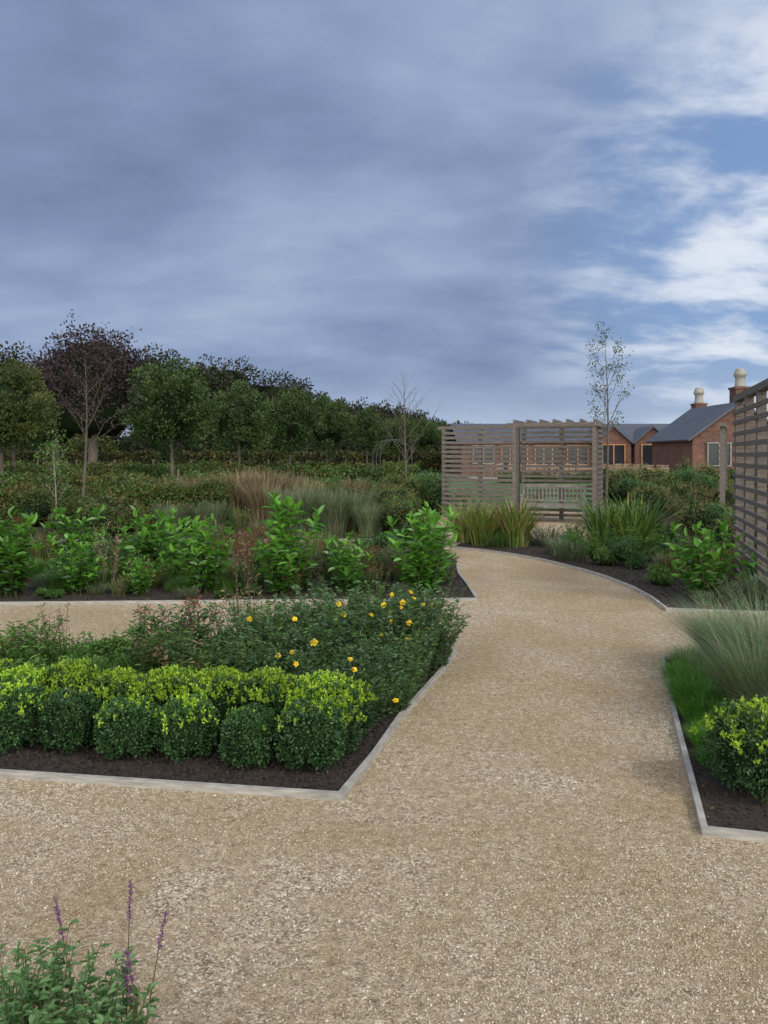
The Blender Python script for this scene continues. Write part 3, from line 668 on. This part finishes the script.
wd.obj('windows',parent=house)
def tset():
    a=Acc(); a.box((0,0,.74),(1.7,.95,.05),0,'lightwood')
    for x in(-.75,.75):
        for y in(-.38,.38): a.box((x,y,.355),(.08,.08,.71),0,'lightwood')
    for x,y,s in[(-.45,-.85,-1),(.45,-.85,-1),(-.45,.85,1),(.45,.85,1)]:
        a.box((x,y,.44),(.46,.45,.04),0,'lightwood')
        for zz in (.58,.70,.82,.94): a.box((x,y+s*.235,zz),(.46,.03,.06),0,'lightwood')
        for i in(-.19,.19):
            a.box((x+i,y+s*.21,.48),(.045,.03,.96),0,'lightwood')
            a.box((x+i,y-s*.19,.21),(.045,.045,.42),0,'lightwood')
    return a.mesh('outdoor_dining_set')
ts=tset()
for x,y,q in [(10.5,56,.1),(13.6,57,-.2),(16.0,54,.3),(17.6,57.5,.0),(8.4,58,.2),(14.2,53,.9),(11.5,53.2,.4),(17.2,50.8,-.2),(13.1,50.2,1.1)]: place(ts,'outdoor_dining_set',(x,y,-.004),q)

# ------------------------------------------------------------------ foreground salvia
a=Acc()
def salv(a,x,y,h,spike):
    t=np.linspace(0,1,6); az=U(0,6.28); ln=U(.02,.1)
    pts=np.stack([x+ln*math.cos(az)*t**1.5,y+ln*math.sin(az)*t**1.5,h*t],1)
    a.tube(pts,np.linspace(.0024,.001,6),'stem',5)
    m=int(44*h/.4); tt=U(.1,.62 if spike else 1,m); P=np.stack([np.interp(tt,t,pts[:,j]) for j in range(3)],1)
    th=rng.random(m)*6.28; D=np.stack([np.cos(th),np.sin(th),U(-.1,.8,m)],1)
    a.leaves(P,D,U(.012,.034,m),U(.006,.014,m),'salvia',np.clip(rng.random(m)*.8+.25*tt,0,1),up=np.tile([0,0,1.],(m,1)),two=True,fold=.22,droop=.25)
    if spike:
        m=60; tt=U(.80,1,m); P=np.stack([np.interp(tt,t,pts[:,j]) for j in range(3)],1)
        a.leaves(P,sph(m)*[1,1,.5]+[0,0,.5],U(.006,.012,m),U(.003,.006,m),'purple',rng.random(m),two=True,fold=.2)
for i in range(150):
    th=U(0,6.28); r_=math.sqrt(U(0,1)); salv(a,-.82+.26*r_*math.cos(th),1.86+.22*r_*math.sin(th),U(.31,.46)*(1-.35*r_*r_),False)
for x,y,h in [(-.73,1.95,.55),(-.64,1.98,.58),(-.60,1.95,.48),(-.56,1.9,.44),(-.54,1.88,.38),(-1.0,1.95,.45)]: salv(a,x,y,h,True)
a.obj('salvia_plant')

# ------------------------------------------------------------------ world
world=bpy.data.worlds.new('World'); scene.world=world; world.use_nodes=True
nt=world.node_tree; nt.nodes.clear()
out=nt.nodes.new('ShaderNodeOutputWorld'); bg=nt.nodes.new('ShaderNodeBackground'); bg.inputs[1].default_value=.1
nt.links.new(bg.outputs[0],out.inputs[0])
sky=nt.nodes.new('ShaderNodeTexSky'); sky.sky_type='NISHITA'; sky.sun_disc=False
SE,SR=R(42),R(130)
sky.sun_elevation=SE; sky.sun_rotation=SR
tc=nt.nodes.new('ShaderNodeTexCoord'); sp=nt.nodes.new('ShaderNodeSeparateXYZ'); nt.links.new(tc.outputs['Generated'],sp.inputs[0])
def mth(op,a,b=None,c=None,clamp=False):
    m=nt.nodes.new('ShaderNodeMath'); m.operation=op; m.use_clamp=clamp
    for i,v in enumerate((a,b,c)):
        if v is None: continue
        if hasattr(v,'links'): nt.links.new(v,m.inputs[i])
        else: m.inputs[i].default_value=v
    return m.outputs[0]
def smooth(v,a,b):
    m=nt.nodes.new('ShaderNodeMapRange'); m.interpolation_type='SMOOTHSTEP'; nt.links.new(v,m.inputs[0])
    m.inputs[1].default_value=a; m.inputs[2].default_value=b; return m.outputs[0]
X,Y,Z=sp.outputs
den=mth('ADD',mth('MAXIMUM',Z,0),.32)
cb=nt.nodes.new('ShaderNodeCombineXYZ'); nt.links.new(mth('DIVIDE',X,den),cb.inputs[0]); nt.links.new(mth('DIVIDE',Y,den),cb.inputs[1])
mp=nt.nodes.new('ShaderNodeMapping'); mp.inputs['Rotation'].default_value=(0,0,R(-12)); mp.inputs['Scale'].default_value=(.95,1.45,1); mp.inputs['Location'].default_value=(3.1,1.7,0)
nt.links.new(cb.outputs[0],mp.inputs[0])
n1=noise(nt,1.0,5,.48,mp.outputs[0],.25); n2=noise(nt,3.4,8,.57,mp.outputs[0],.15)
cf=mth('ADD',mth('MULTIPLY',n1.outputs[0],.68),mth('MULTIPLY',n2.outputs[0],.32))
rp=ramp(nt,[(.36,(.165,.225,.37)),(.47,(.22,.295,.47)),(.57,(.29,.375,.56)),(.70,(.41,.50,.67))]); nt.links.new(cf,rp.inputs[0])
dotv=nt.nodes.new('ShaderNodeVectorMath'); dotv.operation='DOT_PRODUCT'; nt.links.new(tc.outputs['Generated'],dotv.inputs[0]); dotv.inputs[1].default_value=Vector((.62,.82,.20)).normalized()
br=smooth(dotv.outputs['Value'],.87,.985)
cw=mth('ADD',mth('MULTIPLY',n1.outputs[0],.40),mth('MULTIPLY',n2.outputs[0],.60))
n2m=smooth(cw,.43,.58)
br2=mth('MULTIPLY',br,n2m)
skc=nt.nodes.new('ShaderNodeVectorMath'); skc.operation='SCALE'; nt.links.new(sky.outputs[0],skc.inputs[0]); skc.inputs['Scale'].default_value=.10
skt=mixc(nt,skc.outputs[0],(.24,.41,.76),.65)
c1=mixc(nt,rp.outputs[0],skt,mth('MULTIPLY',br,.85))
c2=mixc(nt,c1,(.80,.85,.93),mth('MULTIPLY',br2,.92))
hz=smooth(mth('ABSOLUTE',Z),.14,.0)
c3=mixc(nt,c2,(.46,.56,.72),mth('MULTIPLY',hz,.7))
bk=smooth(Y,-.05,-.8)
c4=mixc(nt,c3,(2.25,2.2,2.1),bk)  # extra brightness added to the unseen sky behind the camera, as fill light
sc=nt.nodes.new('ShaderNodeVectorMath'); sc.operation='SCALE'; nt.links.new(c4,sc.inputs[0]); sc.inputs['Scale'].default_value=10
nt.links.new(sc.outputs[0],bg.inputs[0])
sd=bpy.data.lights.new('sun','SUN'); sd.energy=1.5; sd.angle=R(12); sd.color=(1,.94,.84)
sd.energy=1.9 if False else 1.5
so=bpy.data.objects.new('sun',sd); scene.collection.objects.link(so)
dirv=Vector((math.sin(SR)*math.cos(SE),math.cos(SR)*math.cos(SE),math.sin(SE)))
so.rotation_euler=dirv.to_track_quat('Z','Y').to_euler()

cam=bpy.data.cameras.new('camera'); co=bpy.data.objects.new('camera',cam); scene.collection.objects.link(co)
co.location=(0,0,1.6); co.rotation_euler=(R(90),0,0)
cam.sensor_fit='VERTICAL'; cam.sensor_height=36; cam.lens=800/1024*36; cam.shift_y=-57/1024; cam.clip_end=5000
scene.camera=co
scene.view_settings.view_transform='Standard'; scene.view_settings.look='None'; scene.view_settings.exposure=0
